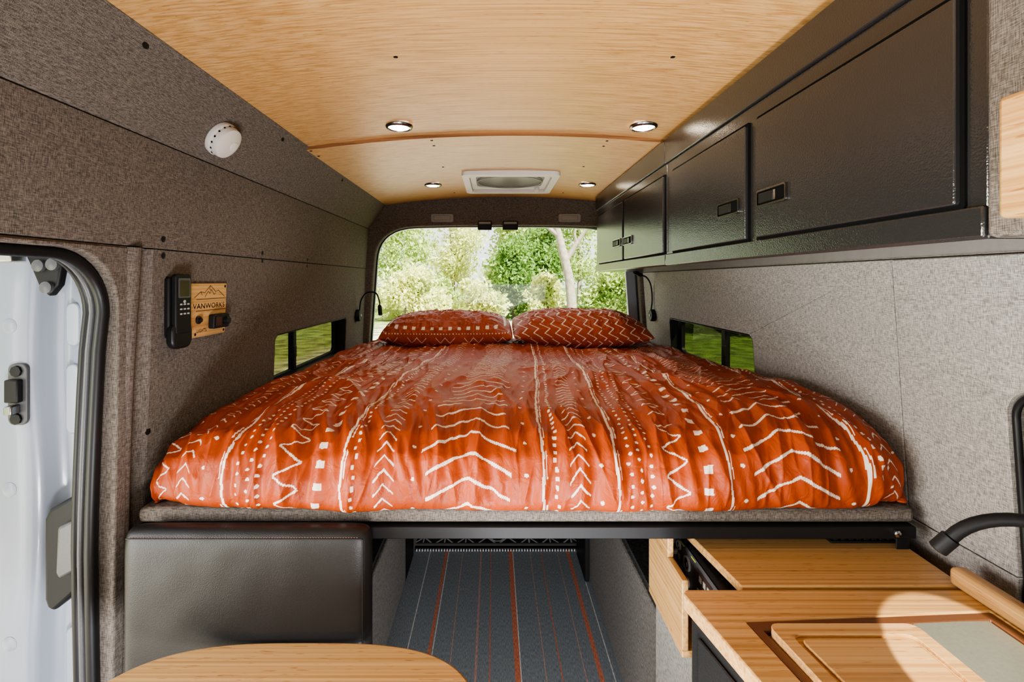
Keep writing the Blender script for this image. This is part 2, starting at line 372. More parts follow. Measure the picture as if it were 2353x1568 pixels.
def sidewin(name,fn,sgn,y0,y1,ym):
    X=fn(-.3)+sgn*.052
    mb=MB(); mb.panel(rr(y0-.03,y1+.03,-.43,-.175,.04),[rr(y0+.012,y1-.03,-.385,-.218,.03)],lambda y,z:(X,y,z),(sgn*.02,0,0))
    w=struct(mb,name,M['black'],bevel=.002)
    lo=rr(y0+.001,y1-.001,-.399,-.206,.029); li=rr(y0+.005,y1-.005,-.395,-.210,.026)
    mb=MB(); mb.panel(lo,[li],lambda y,z:(fn(z)+sgn*.003,y,z),(sgn*.046,0,0)); mb.build('liner',M['black'],w)
    MB().box(X-.004*sgn,X+.02*sgn,ym-.016,ym+.016,-.39,-.21).build('mullion',M['black'],w,bevel=.002)
    MB().box(X-.012*sgn,X-.002*sgn,ym-.028,ym+.000,-.335,-.285).build('catch',M['black'],w,bevel=.002)
    MB().box(X+.012*sgn,X+.015*sgn,y0,y1,-.40,-.2).build('pane',M['tint'],w,smooth=0)
    return w
sidewin('window_2',lx,-1,1.80,2.67,2.10)
sidewin('window_4',rx,1,1.78,2.63,2.12)

# under-bed boxes
struct(MB().box(-.83,-.44,1.12,2.95,-1.5,-1.08),'trim_2',M['fabric_pale_lit'],bevel=.008)
struct(MB().box(.48,.98,1.0,2.95,-1.5,-.99),'trim_3',M['fabric_pale_lit'],bevel=.008)
struct(MB().box(.425,.97,1.0,1.262,-1.5,-.808),'trim_6',M['fabric_pale_lit'],bevel=.006)
struct(MB().box(-.80,-.455,1.14,2.9,-1.079,-1.068),'trim_4',M['fabric_dark'],bevel=.003)
struct(MB().box(.495,.95,1.3,2.9,-.989,-.978),'trim_5',M['fabric_dark'],bevel=.003)

# ------------------------------------------------------------------ numeric noise
rng=np.random.RandomState(3); TAB=rng.rand(64,256,256)
def vn(x,y,k=0):
    x=np.asarray(x)+100; y=np.asarray(y)+100
    xi=np.floor(x).astype(int); yi=np.floor(y).astype(int); fx=x-xi; fy=y-yi
    fx=fx*fx*(3-2*fx); fy=fy*fy*(3-2*fy); T=TAB[k]
    a=T[xi&255,yi&255]; b_=T[(xi+1)&255,yi&255]; c=T[xi&255,(yi+1)&255]; d=T[(xi+1)&255,(yi+1)&255]
    return (a*(1-fx)+b_*fx)*(1-fy)+(c*(1-fx)+d*fx)*fy
def ridge(x,y,k): return 1-np.abs(2*vn(x,y,k)-1)
def sstep(a,b_,x):
    t=np.clip((x-a)/(b_-a),0,1); return t*t*(3-2*t)

# ------------------------------------------------------------------ duvet pattern (metres across u, metres from the front hem v)
def pattern(u,v):
    u=u+.0016*(vn(u*60,v*60,1)-.5)*2+.004*(vn(u*2,v*5,2)-.5)
    v=v+.0016*(vn(u*60,v*60,3)-.5)*2
    m=np.zeros_like(u)
    def mark(c): m[c]=1
    def dline(c,flip=1):
        wob=.003*(vn(v*9,v*0+c*7,4)-.5)*2
        d=u-c-wob
        mark((np.abs(d)<.0030)&(vn(u*150,v*35,5)>.08)); mark((np.abs(d-flip*.0074)<.0014)&(vn(v*25,u*0,6)>.25))
    def dots(c,p,r,off=0):
        k=(v+off)/p; dv=(k-np.floor(k)-.5)*p; jit=.003*(TAB[7][np.floor(k).astype(int)&255,int(abs(c)*97)%256]-.5)*2
        mark((u-c-jit)**2+dv**2<r*r)
    def squares(c,p,w,h,off=0):
        k=(v+off)/p; dv=(k-np.floor(k)-.5)*p; jit=.004*(TAB[8][np.floor(k).astype(int)&255,int(abs(c)*89)%256]-.5)*2
        mark((np.abs(u-c-jit)<w/2)&(np.abs(dv)<h/2))
    def zig(c,amp,p,t,gap=.1):
        ph=v/p; f=ph-np.floor(ph); tri=(4*np.abs(f-.5)-1)*amp
        sl=1/math.sqrt(1+(4*amp/p)**2)
        mark((np.abs(u-c-tri)*sl<t/2)&(vn(np.floor(ph*2),u*0+c*10,9)>gap)&(np.abs(u-c)<amp*.96))
    def chev(c,hw,p,sl,t,v0=-1,v1=9,off=0):
        d=np.abs(u-c); k=(v+sl*d+off)/p; f=(k-np.floor(k)-.5)*p
        wid=.75+.45*vn(u*30,v*30,10)
        mark((d<hw*(.85+.25*vn(np.floor(k),u*0,11)))&(np.abs(f)<t/2*math.sqrt(1+sl*sl)*wid)&(v>v0)&(v<v1))
    def waves(c,hw,p,t,v0,v1):
        d=u-c; k=(v+.006*np.sin(d*70+np.floor(v/p)*1.3))/p; f=(k-np.floor(k)-.5)*p
        mark((np.abs(d)<hw)&(np.abs(f)<t/2)&(v>v0)&(v<v1))
    zig(-.775,.018,.055,.0036,.25); chev(-.705,.019,.034,1.1,.0036); dots(-.655,.075,.0045)
    dline(-.605,-1)
    for c,o in ((-.57,0),(-.547,.012),(-.524,.004)): dots(c,.021,.0038,o)
    zig(-.465,.027,.060,.0044,.12); squares(-.40,.046,.018,.016)
    dline(-.345,1); squares(-.320,.020,.0066,.0088); chev(-.255,.022,.030,1.15,.0036); dots(-.192,.075,.0045,.03)
    for c in (-.07,.655):
        chev(c,.098,.058,.55,.0072,-1,.36); chev(c,.080,.042,.38,.0052,.36,.60)
        waves(c,.060,.023,.0040,.62,1.10); chev(c,.07,.022,.9,.0038,1.12,9)
    dots(.055,.075,.0045,.02); dline(.095,1); squares(.125,.019,.0066,.0092); chev(.175,.022,.030,1.15,.0036); dots(.22,.075,.0045)
    dline(.255,1)
    for c,o in ((.287,0),(.310,.012),(.333,.004)): dots(c,.021,.0038,o)
    zig(.388,.027,.060,.0044,.12); squares(.458,.046,.018,.016,.01); dline(.505,1); dots(.54,.075,.0045)
    dots(.775,.075,.0045,.01); dline(.81,1); squares(.836,.019,.0066,.0092); chev(.880,.019,.034,1.1,.0036); zig(.925,.02,.055,.0036,.25)
    return m
def patterned_grid(name,P,mask,mat,parent=None,**props):
    nv,nu,_=P.shape
    A=P.reshape(-1,3).copy(); A[:,2]+=ZC
    if parent is not None: org=ORG[parent.name]
    else: org=np.array([(A[:,0].min()+A[:,0].max())/2,(A[:,1].min()+A[:,1].max())/2,A[:,2].min()])
    A-=org
    idx=np.arange(nu*nv).reshape(nv,nu)
    q=np.stack([idx[:-1,:-1],idx[:-1,1:],idx[1:,1:],idx[1:,:-1]],-1).reshape(-1,4)
    me=bpy.data.meshes.new(name); me.vertices.add(len(A)); me.vertices.foreach_set('co',A.astype(np.float32).ravel())
    me.loops.add(q.size); me.loops.foreach_set('vertex_index',q.ravel().astype(np.int32))
    me.polygons.add(len(q)); me.polygons.foreach_set('loop_start',(np.arange(len(q))*4).astype(np.int32)); me.polygons.foreach_set('loop_total',np.full(len(q),4,dtype=np.int32))
    me.polygons.foreach_set('use_smooth',np.ones(len(q),dtype=bool))
    me.update(calc_edges=True); me.validate()
    at=me.attributes.new('print','FLOAT','POINT'); at.data.foreach_set('value',mask.reshape(-1).astype(np.float32))
    o=bpy.data.objects.new(name,me); COL.objects.link(o); me.materials.append(mat)
    if parent is not None: o.parent=parent
    else: o.location=org
    ORG[o.name]=org
    for k,v in props.items(): o[k]=v
    return o
def sm(a,k):
    a=np.array(a,dtype=float)
    for _ in range(k):
        a[1:-1]=(a[:-2]+2*a[1:-1]+a[2:])/4
    return a
def dense(pts,step=.01,k=14):
    pts=np.array(pts,dtype=float); d=np.r_[0,np.cumsum(np.hypot(*np.diff(pts,axis=0).T))]
    t=np.arange(0,d[-1],step); a=np.interp(t,d,pts[:,0]); b_=np.interp(t,d,pts[:,1]); a=sm(a,k); b_=sm(b_,k)
    dd=np.r_[0,np.cumsum(np.hypot(np.diff(a),np.diff(b_)))]; return dd,a,b_
dv,pY,pZ=dense([(1.14,-.507),(1.085,-.510),(1.066,-.512),(1.050,-.492),(1.047,-.44),(1.066,-.390),(1.12,-.347),(1.24,-.318),(1.5,-.314),(2.2,-.338),(2.97,-.358)],.005,6)
du,lX,lZ=dense([(-.886,-.185),(-.889,-.10),(-.875,-.055),(-.82,-.024),(-.68,-.006),(-.4,0),(.4,0),(.7,-.002),(.83,-.012),(.876,-.035),(.888,-.08),(.886,-.185)],.006,6)
vv=[0]
while vv[-1]<dv[-1]: vv.append(vv[-1]+(.0022 if vv[-1]<.68 else .0022+min(1,(vv[-1]-.68)/.8)*.003))
vv=np.array(vv[:-1]); uu=np.arange(0,du[-1],.0021)
U,V=np.meshgrid(uu,vv)
cy=np.interp(V,dv,pY); czz=np.interp(V,dv,pZ); X=np.interp(U,du,lX); dz=np.interp(U,du,lZ)
k=np.clip((czz+.506)/.18,0,1)
front=1-sstep(.22,.62,V)
edge=sstep(.66,.90,np.abs(X))
Yc=cy+.050*edge**2*front
Zc=czz+dz*k
Xc=.078+X*(1-.040*(1-sstep(.10,.50,V)))
P=np.stack([Xc,Yc,Zc],-1)
gu=np.gradient(P,axis=1); gv=np.gradient(P,axis=0); nn=np.cross(gu,gv); nn/=np.linalg.norm(nn,axis=-1,keepdims=True)+1e-9
um=(U-du[-1]/2)+.075
wx=um+.05*(vn(um*5,V*5,21)-.5); wy=V+.06*(vn(um*5,V*5,22)-.5)
R2=lambda a,b_,k_: ridge(a,b_,k_)**2.6
ph=2.2*vn(um*4,V*2.2,44)*math.pi+1.4*vn(um*9,V*5,45)*math.pi
ph2=2.6*vn(um*6,V*4,47)*math.pi+1.8*vn(um*14,V*9,48)*math.pi
gath=np.sin(wx*95+ph)*vn(um*7,V*3,46)
gath2=np.sin(wx*190+wy*20+ph2)*vn(um*10,V*4,49)
dis=.024*(vn(um*3,V*2.4,23)-.5)+.013*(vn(wx*7,wy*3.4,24)-.5)
dis+=front*(.0065*gath+.0026*gath2+.012*(R2(wx*9,wy*2.0,25)-.3)+.009*(R2(wx*20+wy*5,wy*3.4,26)-.3)+.0040*(R2(wx*42-wy*8,wy*7,33)-.3))
dis+=(1-front)*(.0042*gath+.0016*gath2+.012*(R2(wx*8+wy*3,wy*2.2,27)-.3)+.008*(R2(wx*18-wy*5,wy*4,28)-.3)+.0036*(R2(wx*38,wy*12,34)-.3))
back=sstep(1.3,1.8,V); dis+=back*.011*(R2(wx*7,wy*9,30)-.3)
hemf=sstep(.06,.13,V); P=P+nn*(dis*hemf)[...,None]
hem=sstep(.03,.07,V)*(1-sstep(.12,.22,V))*(1-edge); P[...,1]-=hem*.008*(vn(um*8,um*0,35)-.3); P[...,2]-=hem*.010*(vn(um*6,um*0+3,36)-.5)
P[...,2]=np.where(P[...,1]>1.072,np.maximum(P[...,2],-.5085),P[...,2])
P[...,0]=np.clip(P[...,0],-.819,.966)
up=um-.085*sstep(0.1,1.6,V)*1.0+.008*(vn(um*3,V*5,31)-.5)
up=up*(1-.040*(1-sstep(.10,.50,V)))
mask=pattern(up,V-.07)
DUV=patterned_grid('duvet',P,mask,M['duvet'],label='rust orange duvet with white hand drawn chevrons, dots and lines spread over the bed',category='duvet')

def pillow(name,cx,cyy,cz0,W,D,T,rot,pat,label,seed):
    nu,nv=300,480
    a=np.linspace(-1,1,nu); t=np.linspace(-math.pi,math.pi,nv)
    A,Tt=np.meshgrid(a,t)
    cb=np.cos(Tt); sb=np.sin(Tt)
    b_=np.sign(cb)*np.abs(cb)**.75
    thick=np.clip(1-np.abs(A)**2.6,0,1)**.55
    rb=np.abs(sb)**.95
    x=A*W*(1-.05*b_**2+.03*np.abs(A)*b_**2)
    y=b_*D*(1-.10*A**2+.09*A**8)
    z=np.sign(sb)*rb*T*thick
    z=np.where(sb<0,z*.8,z)
    z+=.014*(vn(A*4+seed,b_*4,40)-.5)*thick+.008*(R2(A*7+seed,b_*5,41)-.3)*thick+.005*(R2(A*15+seed,b_*11,42)-.3)*thick
    z+=.012*A**2
    c,s=math.cos(rot[0]),math.sin(rot[0]); y2=y*c-z*s; z2=y*s+z*c
    c,s=math.cos(rot[1]),math.sin(rot[1]); x2=x*c-y2*s; y3=x*s+y2*c
    P=np.stack([cx+x2,cyy+y3,cz0+z2],-1)
    lu=A*W; lv=(b_*D)
    m=pat(lu,np.where(sb<0,lv-.9,lv),z)
    return patterned_grid(name,P,m,M['duvet'],label=label,category='pillow',group='pillows at the head of the bed')
def pat_l(u,v,z):
    m=np.zeros_like(u); u=u+.004*(vn(u*40,v*40,1)-.5); q=z
    def sqrow(z0,p,w,h):
        k=u/p; f=(k-np.floor(k)-.5)*p; m[(np.abs(f)<w/2)&(np.abs(q-z0)<h/2)&(v<.12)]=1
    sqrow(.060,.048,.018,.012); sqrow(-.050,.038,.017,.013); sqrow(.036,.016,.005,.005)
    k=u/.050; ff=k-np.floor(k); tri=(np.abs(ff-.5)*4-1)*.014
    m[(np.abs(q-.004-tri)<.0022)&(v<0)&((np.floor(k)%3)!=1)]=1
    m[(np.abs(q+.022-tri*.6)<.0016)&(v<0)&((np.floor(k)%3)==1)]=1
    m[(np.abs(v-.0)<.003)|(np.abs(v-.03)<.002)]=1
    kk=u/.03; fk=(kk-np.floor(kk)-.5)*.03; m[(np.abs(fk)<.005)&(np.abs(v-.07)<.010)]=1
    return m
def pat_r(u,v,z):
    m=np.zeros_like(u); u=u+.004*(vn(u*40,v*40,1)-.5)
    s=z+v*.25
    k=s/.050; f=k-np.floor(k); tri=np.abs(f-.5)*4-1
    uu=u+.35*s
    p=.056; d=(uu-tri*.018)/p; dd=(d-np.floor(d)-.5)*p
    m[(np.abs(dd)<.0036)&(vn(u*50,z*80,5)>.12)]=1
    return m
pillow('pillow',-.252,2.665,-.281,.350,.235,.100,(math.radians(7),.02),pat_l,'left rust pillow printed with rows of white squares, leaning at the bed head',0)
pillow('pillow',.461,2.655,-.273,.360,.245,.103,(math.radians(7),-.02),pat_r,'right rust pillow printed with white zigzag stripes, at the bed head',5)
mt=MB().box(-.74,.89,1.17,2.95,-.508,-.41).build('mattress',M['fabric_pale_lit'],None,bevel=.02,label='mattress hidden beneath the rust orange duvet',category='mattress')

# bed platform
bp=thing('bed_platform','raised bed platform edged in grey tweed with a black metal front rail','bed platform',(.07,2,-1.5))
MB().box(-.80,.945,1.072,3.0,-.545,-.511).build('deck',M['fabric'],bp,bevel=.012,seg=3)
MB().box(-.795,.936,1.060,1.10,-.573,-.546).build('front_rail',M['black'],bp,bevel=.002)
MB().box(-.80,-.76,1.10,3.0,-.575,-.546).build('side_rail',M['black'],bp,bevel=.002)
MB().box(.90,.94,1.10,3.0,-.575,-.546).build('side_rail',M['black'],bp,bevel=.002)
MB().box(.895,.925,1.064,1.068,-.5985,-.560).build('bracket',M['black'],bp,bevel=.003)
MB().lathe((.89,1.058,-.559),(0,-1,0),[(.008,-.001),(.008,.004),(.005,.006)],6).build('bolt',M['chrome'],bp)
MB().box(.452,.474,2.38,2.62,-1.499,-.576).build('leg',M['black'],bp,bevel=.003)
MB().box(-.46,-.439,2.38,2.62,-1.499,-.576).build('leg',M['black'],bp,bevel=.003)

# door mat
nu,nv=500,120; uu=np.linspace(-.44,.475,nu); v2=np.linspace(2.66,2.86,nv); A,B=np.meshgrid(uu,v2)
m=np.zeros_like(A); a=A-.02
m[(np.abs(B-2.685)<.004)|(np.abs(B-2.83)<.004)]=1
m[(np.abs(B-2.70)<.002)]=1
kk=a/.12; f=(kk-np.floor(kk)-.5)*.12
m[(np.abs(np.abs(f)+(B-2.765)*.8)<.006)&(B>2.71)&(B<2.82)]=1
m[(np.abs(np.hypot(a,(B-2.765)*1.0)-.04)<.006)]=1
m[(np.hypot(a,(B-2.765))<.015)]=1
m[(np.abs(f)<.004)&(np.abs(a)>.08)&(B>2.71)&(B<2.82)]=1
P=np.stack([A,B,-1.484+0*A],-1)
dm=thing('door_mat','black door mat with white geometric print at the far end of the striped floor','mat',(.02,2.76,-1.5))
patterned_grid('mat_top',P,m,M['mat'],dm)
MB().box(-.442,.477,2.655,2.865,-1.499,-1.485).build('mat_base',M['black'],dm,bevel=.003)
mb=MB()
for i in range(60):
    x=-.43+i*.0153; mb.box(x,x+.007,2.645,2.654,-1.498,-1.486)
mb.build('fringe',M['btn'],dm,smooth=0)

# ------------------------------------------------------------------ overhead cabinets
XF=.61
def cabinet(y0,y1,doors,label):
    t=thing('overhead_cabinet',label,'cabinet',(.76,(y0+y1)/2,.052),'black overhead cabinets')
    MB().ext([(XF+.004,y0,.052),(.915,y0,.052),(.915,y0,.40),(.87,y0,.416),(XF+.004,y0,.416)],(0,y1-y0,0)).build('body',M['black_coat'],t,bevel=.003)
    MB().box(XF-.004,XF+.02,y0+.001,y1-.001,.416,.50).build('valance',M['black_coat'],t,bevel=.002)
    MB().box(XF-.002,XF+.01,y0+.001,y1-.001,.0535,.094).build('bottom_rail',M['black_coat'],t,bevel=.003)
    for (a,b_,ly,lz,lw,lh) in doors:
        MB().plate((XF,(a+b_)/2,.2355),(0,1,0),(0,0,1),abs(b_-a)+.013,.287,.006,(.004,0,0)).build('door_gasket',M['gap'],t)
        d=MB().plate((XF-.007,(a+b_)/2,.2355),(0,1,0),(0,0,1),abs(b_-a),.272,.004,(.0095,0,0)).build('door',M['black_coat'],t,bevel=.002)
        MB().panel(rrect(lw,lh,.006,4,ly,lz),[rrect(lw-.006,lh-.008,.004,4,ly,lz)],lambda y,z:(XF-.0125,y,z),(.005,0,0)).build('latch_frame',M['latch'],d)
        MB().plate((XF-.0095,ly,lz),(0,1,0),(0,0,1),lw-.006,lh-.008,.003,(.002,0,0)).build('latch_cup',M['gap'],d)
        MB().box(XF-.0125,XF-.009,ly-lw*.08,ly+lw*.42,lz-lh*.28,lz+lh*.28).build('latch_slider',M['black'],d,bevel=.001)
        MB().box(XF-.0115,XF-.009,ly-lw*.16,ly-lw*.09,lz-lh*.28,lz+lh*.28).build('latch_pin',M['chrome'],d)
def yx(px): return XF*F/(px-PX)
def lat(x0,x1,y0,y1,hh=.038):
    ya,yb=yx(x1),yx(x0); Y=(ya+yb)/2; return (Y,(PY-(y0+y1)/2)*Y/F,yb-ya,hh)
cabinet(1.70,2.855,[(yx(1433),yx(1377),*lat(1413,1430,550,568)),(yx(1527),yx(1437),*lat(1437,1457,543,563))],'far black overhead cabinet with two small doors beside the rear window')
cabinet(.594,1.698,[(yx(1718),yx(1547),*lat(1658,1707,461,498)),(yx(2205),yx(1742),*lat(1750,1818,425,473))],'near black overhead cabinet with one small and one long door above the kitchen counter')
e=MB().box(.607,.915,.30,.592,.052,.50).build('end_panel',M['fabric'],None,bevel=.008,label='grey tweed padded panel closing the near end of the black overhead cabinets',category='panel')
MB().box(.572,.606,.30,.545,.070,.208).build('wooden_shelf_box',M['bamboo_y'],None,bevel=.006,label='pale bamboo box mounted on the tweed panel at the right edge',category='shelf')

# ------------------------------------------------------------------ ceiling fittings
def downlight(px,py,label):
    p=oncl(px,py); t=thing('downlight',label,'ceiling light',p,'recessed ceiling lights')
    mb=MB(); n=32; prf=[(.034,.004),(.038,.010),(.044,.008),(.047,.001),(.047,-.0005)]
    c=p; vs=[];fs=[]
    for r,h in prf:
        for j in range(n):
            a=2*math.pi*j/n; vs.append(c+Vector((r*math.cos(a),r*math.sin(a),-h)))
    for i in range(len(prf)-1):
        for j in range(n): fs.append((i*n+j,i*n+(j+1)%n,(i+1)*n+(j+1)%n,(i+1)*n+j))
    mb.add(vs,fs); mb.build('bezel',M['latch'],t,smooth=60)
    MB().lathe(c,(0,0,-1),[(.034,.001),(.034,.0075),(.028,.0095)],28).build('diffuser',M['led'],t)
downlight(917,289,'near left recessed ceiling light in the larger bamboo panel')
downlight(1479,289,'near right recessed ceiling light close to the black cabinets')
downlight(995,424,'far left recessed ceiling light beside the roof hatch')
downlight(1350,423,'far right recessed ceiling light between roof hatch and cabinets')
hx,hy=.083,2.55; zb=cz(hx)
t=thing('roof_hatch','white framed roof vent hatch in the rear bamboo ceiling panel','roof vent',(hx,hy,zb))
mb=MB(); mb.panel(rrect(.48,.50,.03),[rrect(.41,.41,.03)],lambda x,y:(hx+x,hy+y,zb-.022),(0,0,.028)); mb.build('outer_frame',M['white_plastic'],t,bevel=.006,seg=3)
mb=MB(); mb.panel(rrect(.409,.409,.03),[rrect(.35,.31,.06,6,0,-.02)],lambda x,y:(hx+x,hy+y,zb-.008),(0,0,.010)); mb.build('inner_frame',M['white_plastic'],t,bevel=.002)
MB().plate((hx,hy-.02,zb-.004),(1,0,0),(0,1,0),.36,.32,.06,(0,0,.004)).build('smoked_dome',M['hatch'],t)
MB().tube([(hx+.17*math.cos(a),hy-.02+.150*math.sin(a),zb-.011) for a in np.linspace(0,2*math.pi,40)[:-1]],.003,8,True).build('screen_ring',M['greypl'],t,smooth=80)
MB().lathe((hx+.16,hy+.155,zb-.009),(0,0,-1),[(.014,-.0),(.014,.014),(.008,.018)],20).build('knob',M['white_plastic'],t)

def back(px,py,Y=Y1): return Vector(((px-PX)*Y/F,Y,(PY-py)*Y/F))
for i,(a,b_) in enumerate(((990,1042),(1283,1335))):
    c=back((a+b_)/2,501); w=(b_-a)*Y1/F
    t=thing('trim_cover',['left','right'][i]+' small grey plastic cover on the tweed header above the rear window','cover',c,'plastic covers above the rear window')
    MB().plate(c-Vector((0,.002,0)),(1,0,0),(0,0,1),w,.052,.012,(0,.012,0)).build('plate',M['greypl'],t,bevel=.003)
    MB().plate(c-Vector((0,.008,.0)),(1,0,0),(0,0,1),w*.72,.030,.008,(0,.007,0)).build('cap',M['greypl'],t,bevel=.003)
for i,(a,b_) in enumerate(((1098,1130),(1155,1190))):
    c=back((a+b_)/2,519); w=(b_-a)*Y1/F
    t=thing('door_catch',['left','right'][i]+' black door catch hanging at the top centre of the rear window','catch',c,'catches at the top of the rear window')
    MB().plate(c-Vector((0,.018,0)),(1,0,0),(0,0,1),w,.055,.006,(0,.030,0)).build('housing',M['black'],t,bevel=.003)
    MB().box(c.x-w*.42,c.x+w*.42,c.y-.024,c.y-.018,c.z+.008,c.z+.022).build('flap',M['greypl'],t,bevel=.001)

# ------------------------------------------------------------------ left wall fittings
p=Vector((-.746,1.298,.389)); ax=Vector((.15,0,-.106)).normalized()
t=thing('smoke_alarm','round white smoke alarm on the dark slanted wall panel','smoke alarm',p)
MB().lathe(p,ax,[(.047,.001),(.049,.012),(.047,.016)],40).build('base',M['white_plastic'],t)
MB().lathe(p,ax,[(.044,.016),(.046,.022),(.043,.034),(.030,.040),(.010,.042)],40).build('cover',M['white_plastic'],t)
MB().lathe(p+ax*.0400+Vector((0,.012,-.0)),ax,[(.014,-.002),(.014,.003),(.012,.004)],28).build('test_button',M['white_plastic'],t)
mb=MB(); a1=ax.cross(Vector((0,1,0))).normalized()
for k in range(16):
    a=2*math.pi*k/16; c=p+ax*.019+(a1*math.cos(a)+Vector((0,1,0))*math.sin(a))*.0445; mb.lathe(c,ax,[(.003,-.001),(.003,.003)],6)
mb.build('vent_slots',M['gap'],t)
def textmesh(s,size,fn,name,mat,parent,bold=0):
    cu=bpy.data.curves.new('tmp','FONT'); cu.body=s; cu.size=size; cu.extrude=.0002; cu.offset=bold; cu.resolution_u=3; cu.space_character=1.05
    ob=bpy.data.objects.new('tmp',cu); COL.objects.link(ob); dg=bpy.context.evaluated_depsgraph_get(); me=bpy.data.meshes.new_from_object(ob.evaluated_get(dg))
    xm=max(v.co.x for v in me.vertices)
    V=[fn(v.co.x/xm,v.co.y,v.co.z) for v in me.vertices]; Fc=[tuple(p.vertices) for p in me.polygons]
    bpy.data.objects.remove(ob); bpy.data.meshes.remove(me); bpy.data.curves.remove(cu)
    return mesh_obj(name,V,Fc,mat,parent,smooth=0)
WX=lambda z,d: lx(z)+d
t=thing('wall_plate','engraved bamboo switch plate with mountain drawing on the left wall','plate',(-.815,1.36,-.155))
MB().ext([(WX(z,.001),y,z) for y,z in rr(1.262,1.445,-.156,-.008,.005)],(.006,0,0)).build('board',M['bamboo_y'],t,bevel=.0015)
ink=plain('burnt_engraving',(.08,.035,.012),.8)
textmesh('VANWORKS',.021,lambda a,b_,c:(WX(-.075,.0076),1.286+a*.150,-.078+b_),'lettering',ink,t,.0)
textmesh('LIGHTS',.013,lambda a,b_,c:(WX(-.14,.0078),1.305+a*.045,-.143+b_),'lettering',ink,t)
mb=MB()
def ml(pts): mb.tube([(WX(z,.0074),y,z) for y,z in pts],.0008,5)
ml([(1.290,-.047),(1.318,-.031),(1.336,-.034),(1.362,-.014),(1.388,-.032),(1.401,-.028),(1.434,-.047)]); ml([(1.338,-.046),(1.352,-.03),(1.360,-.037),(1.368,-.026),(1.380,-.040),(1.388,-.036)])
ml([(1.362,-.014),(1.358,-.024),(1.366,-.028)]); ml([(1.318,-.031),(1.324,-.040)]); ml([(1.30,-.052),(1.44,-.052)]); ml([(1.30,-.084),(1.44,-.084)])
mb.build('mountain_engraving',ink,t)
for y,z in ((1.436,-.017),(1.436,-.147),(1.300,-.147)): MB().lathe((WX(z,.006),y,z),(1,0,0),[(.004,0),(.004,.002),(.002,.003)],10).build('screw',M['black'],t)
t=thing('switch','small black boxed wall switch with round knob on the bamboo plate','switch',(-.805,1.40,-.135))
MB().ext([(WX(z,.0085),y,z) for y,z in rr(1.355,1.432,-.137,-.096,.006)],(.018,0,0)).build('housing',M['black'],t,bevel=.003)
MB().ext([(WX(z,.0275),y,z) for y,z in rr(1.361,1.391,-.130,-.103,.004)],(.001,0,0)).build('window',M['screen'],t)
MB().lathe((WX(-.116,.0265),1.411,-.116),(1,0,0),[(.011,0),(.011,.010),(.009,.012)],22).build('knob',M['rubber'],t)
t=thing('push_button','round black push button on the bamboo plate beside the remote control','button',(-.81,1.32,-.115))
MB().lathe((WX(-.108,.0085),1.308,-.108),(1,0,0),[(.011,0),(.011,.004),(.009,.006)],22).build('bezel',M['rubber'],t)
MB().lathe((WX(-.108,.0145),1.308,-.108),(1,0,0),[(.006,0),(.006,.004),(.005,.005)],18).build('cap',M['black'],t)
t=thing('remote_control','black handheld remote control with small screen docked on the left wall','remote control',(-.80,1.20,-.17))
def slab(y0,y1,z0,z1,r,d0,d1,name,mat,par,bv=.003):
    return MB().ext([(WX(-.08,d0),y-.012,z) for y,z in rr(y0,y1,z0,z1,r)],(d1-d0,0,0)).build(name,mat,par,bevel=bv)
rc=slab(1.196,1.256,-.135,.016,.008,.016,.031,'handset',M['black'],t,.004)
slab(1.203,1.249,-.044,.006,.003,.0312,.0320,'screen_bezel',M['rubber_grey'],rc,0)
slab(1.208,1.244,-.040,.000,.002,.0321,.0328,'screen',M['screen'],rc,0)
for i in range(3):
    for j in range(3): slab(1.209+j*.014,1.217+j*.014,-.084+i*.012-.002,-.084+i*.012+.002,.0015,.0312,.0322,'button',M['btn'],rc,0)
MB().lathe((WX(-.08,.0312),1.214,-.053),(1,0,0),[(.004,0),(.004,.0015)],12).build('button',M['btn'],rc)
slab(1.188,1.264,-.172,-.104,.024,.0082,.029,'dock',M['rubber'],t,.006)
slab(1.192,1.260,-.145,.010,.01,.0015,.0155,'back_cover',M['black'],t,.004)

def goose(x,y,z,sgn,path,label):
    t=thing('reading_lamp',label,'reading lamp',(x,y,z-.035),'reading lamps')
    MB().lathe((x,y,z),(sgn,0,0),[(.036,.0008),(.036,.020),(.031,.026)],32).build('base',M['black'],t)
    MB().lathe((x+sgn*.027,y,z),(sgn,0,0),[(.008,-.002),(.008,.003)],16).build('switch',M['btn'],t)
    pts=[Vector(p) for p in path]
    sp=[]
    for i in range(len(pts)-1):
        p0=pts[max(i-1,0)];p1=pts[i];p2=pts[i+1];p3=pts[min(i+2,len(pts)-1)]
        for s in np.linspace(0,1,8,endpoint=False):
            sp.append(.5*((2*p1)+(-p0+p2)*s+(2*p0-5*p1+4*p2-p3)*s*s+(-p0+3*p1-3*p2+p3)*s**3))
    sp.append(pts[-1])
    MB().tube(sp,.0045,8).build('gooseneck',M['black'],t,smooth=80)
    d=(pts[-1]-pts[-2]).normalized(); MB().lathe(pts[-1],d,[(.009,-.005),(.012,.004),(.012,.05),(.010,.054)],18).build('lamp_head',M['black'],t)
zL=-.208; xL=lx(zL)
goose(xL,2.856,zL,1,[(xL+.02,2.856,zL+.03),(xL+.03,2.85,zL+.09),(xL+.07,2.83,zL+.135),(xL+.13,2.80,zL+.135),(xL+.155,2.78,zL+.09),(xL+.160,2.77,zL+.06)],'black gooseneck reading lamp arching beside the left of the bed head')
xR=rx(zL)
goose(xR,2.865,zL,-1,[(xR-.02,2.865,zL+.03),(xR-.015,2.86,zL+.10),(xR-.03,2.84,zL+.18),(xR-.06,2.82,zL+.225),(xR-.10,2.80,zL+.24)],'black gooseneck reading lamp hanging below the cabinets at the right of the bed head')

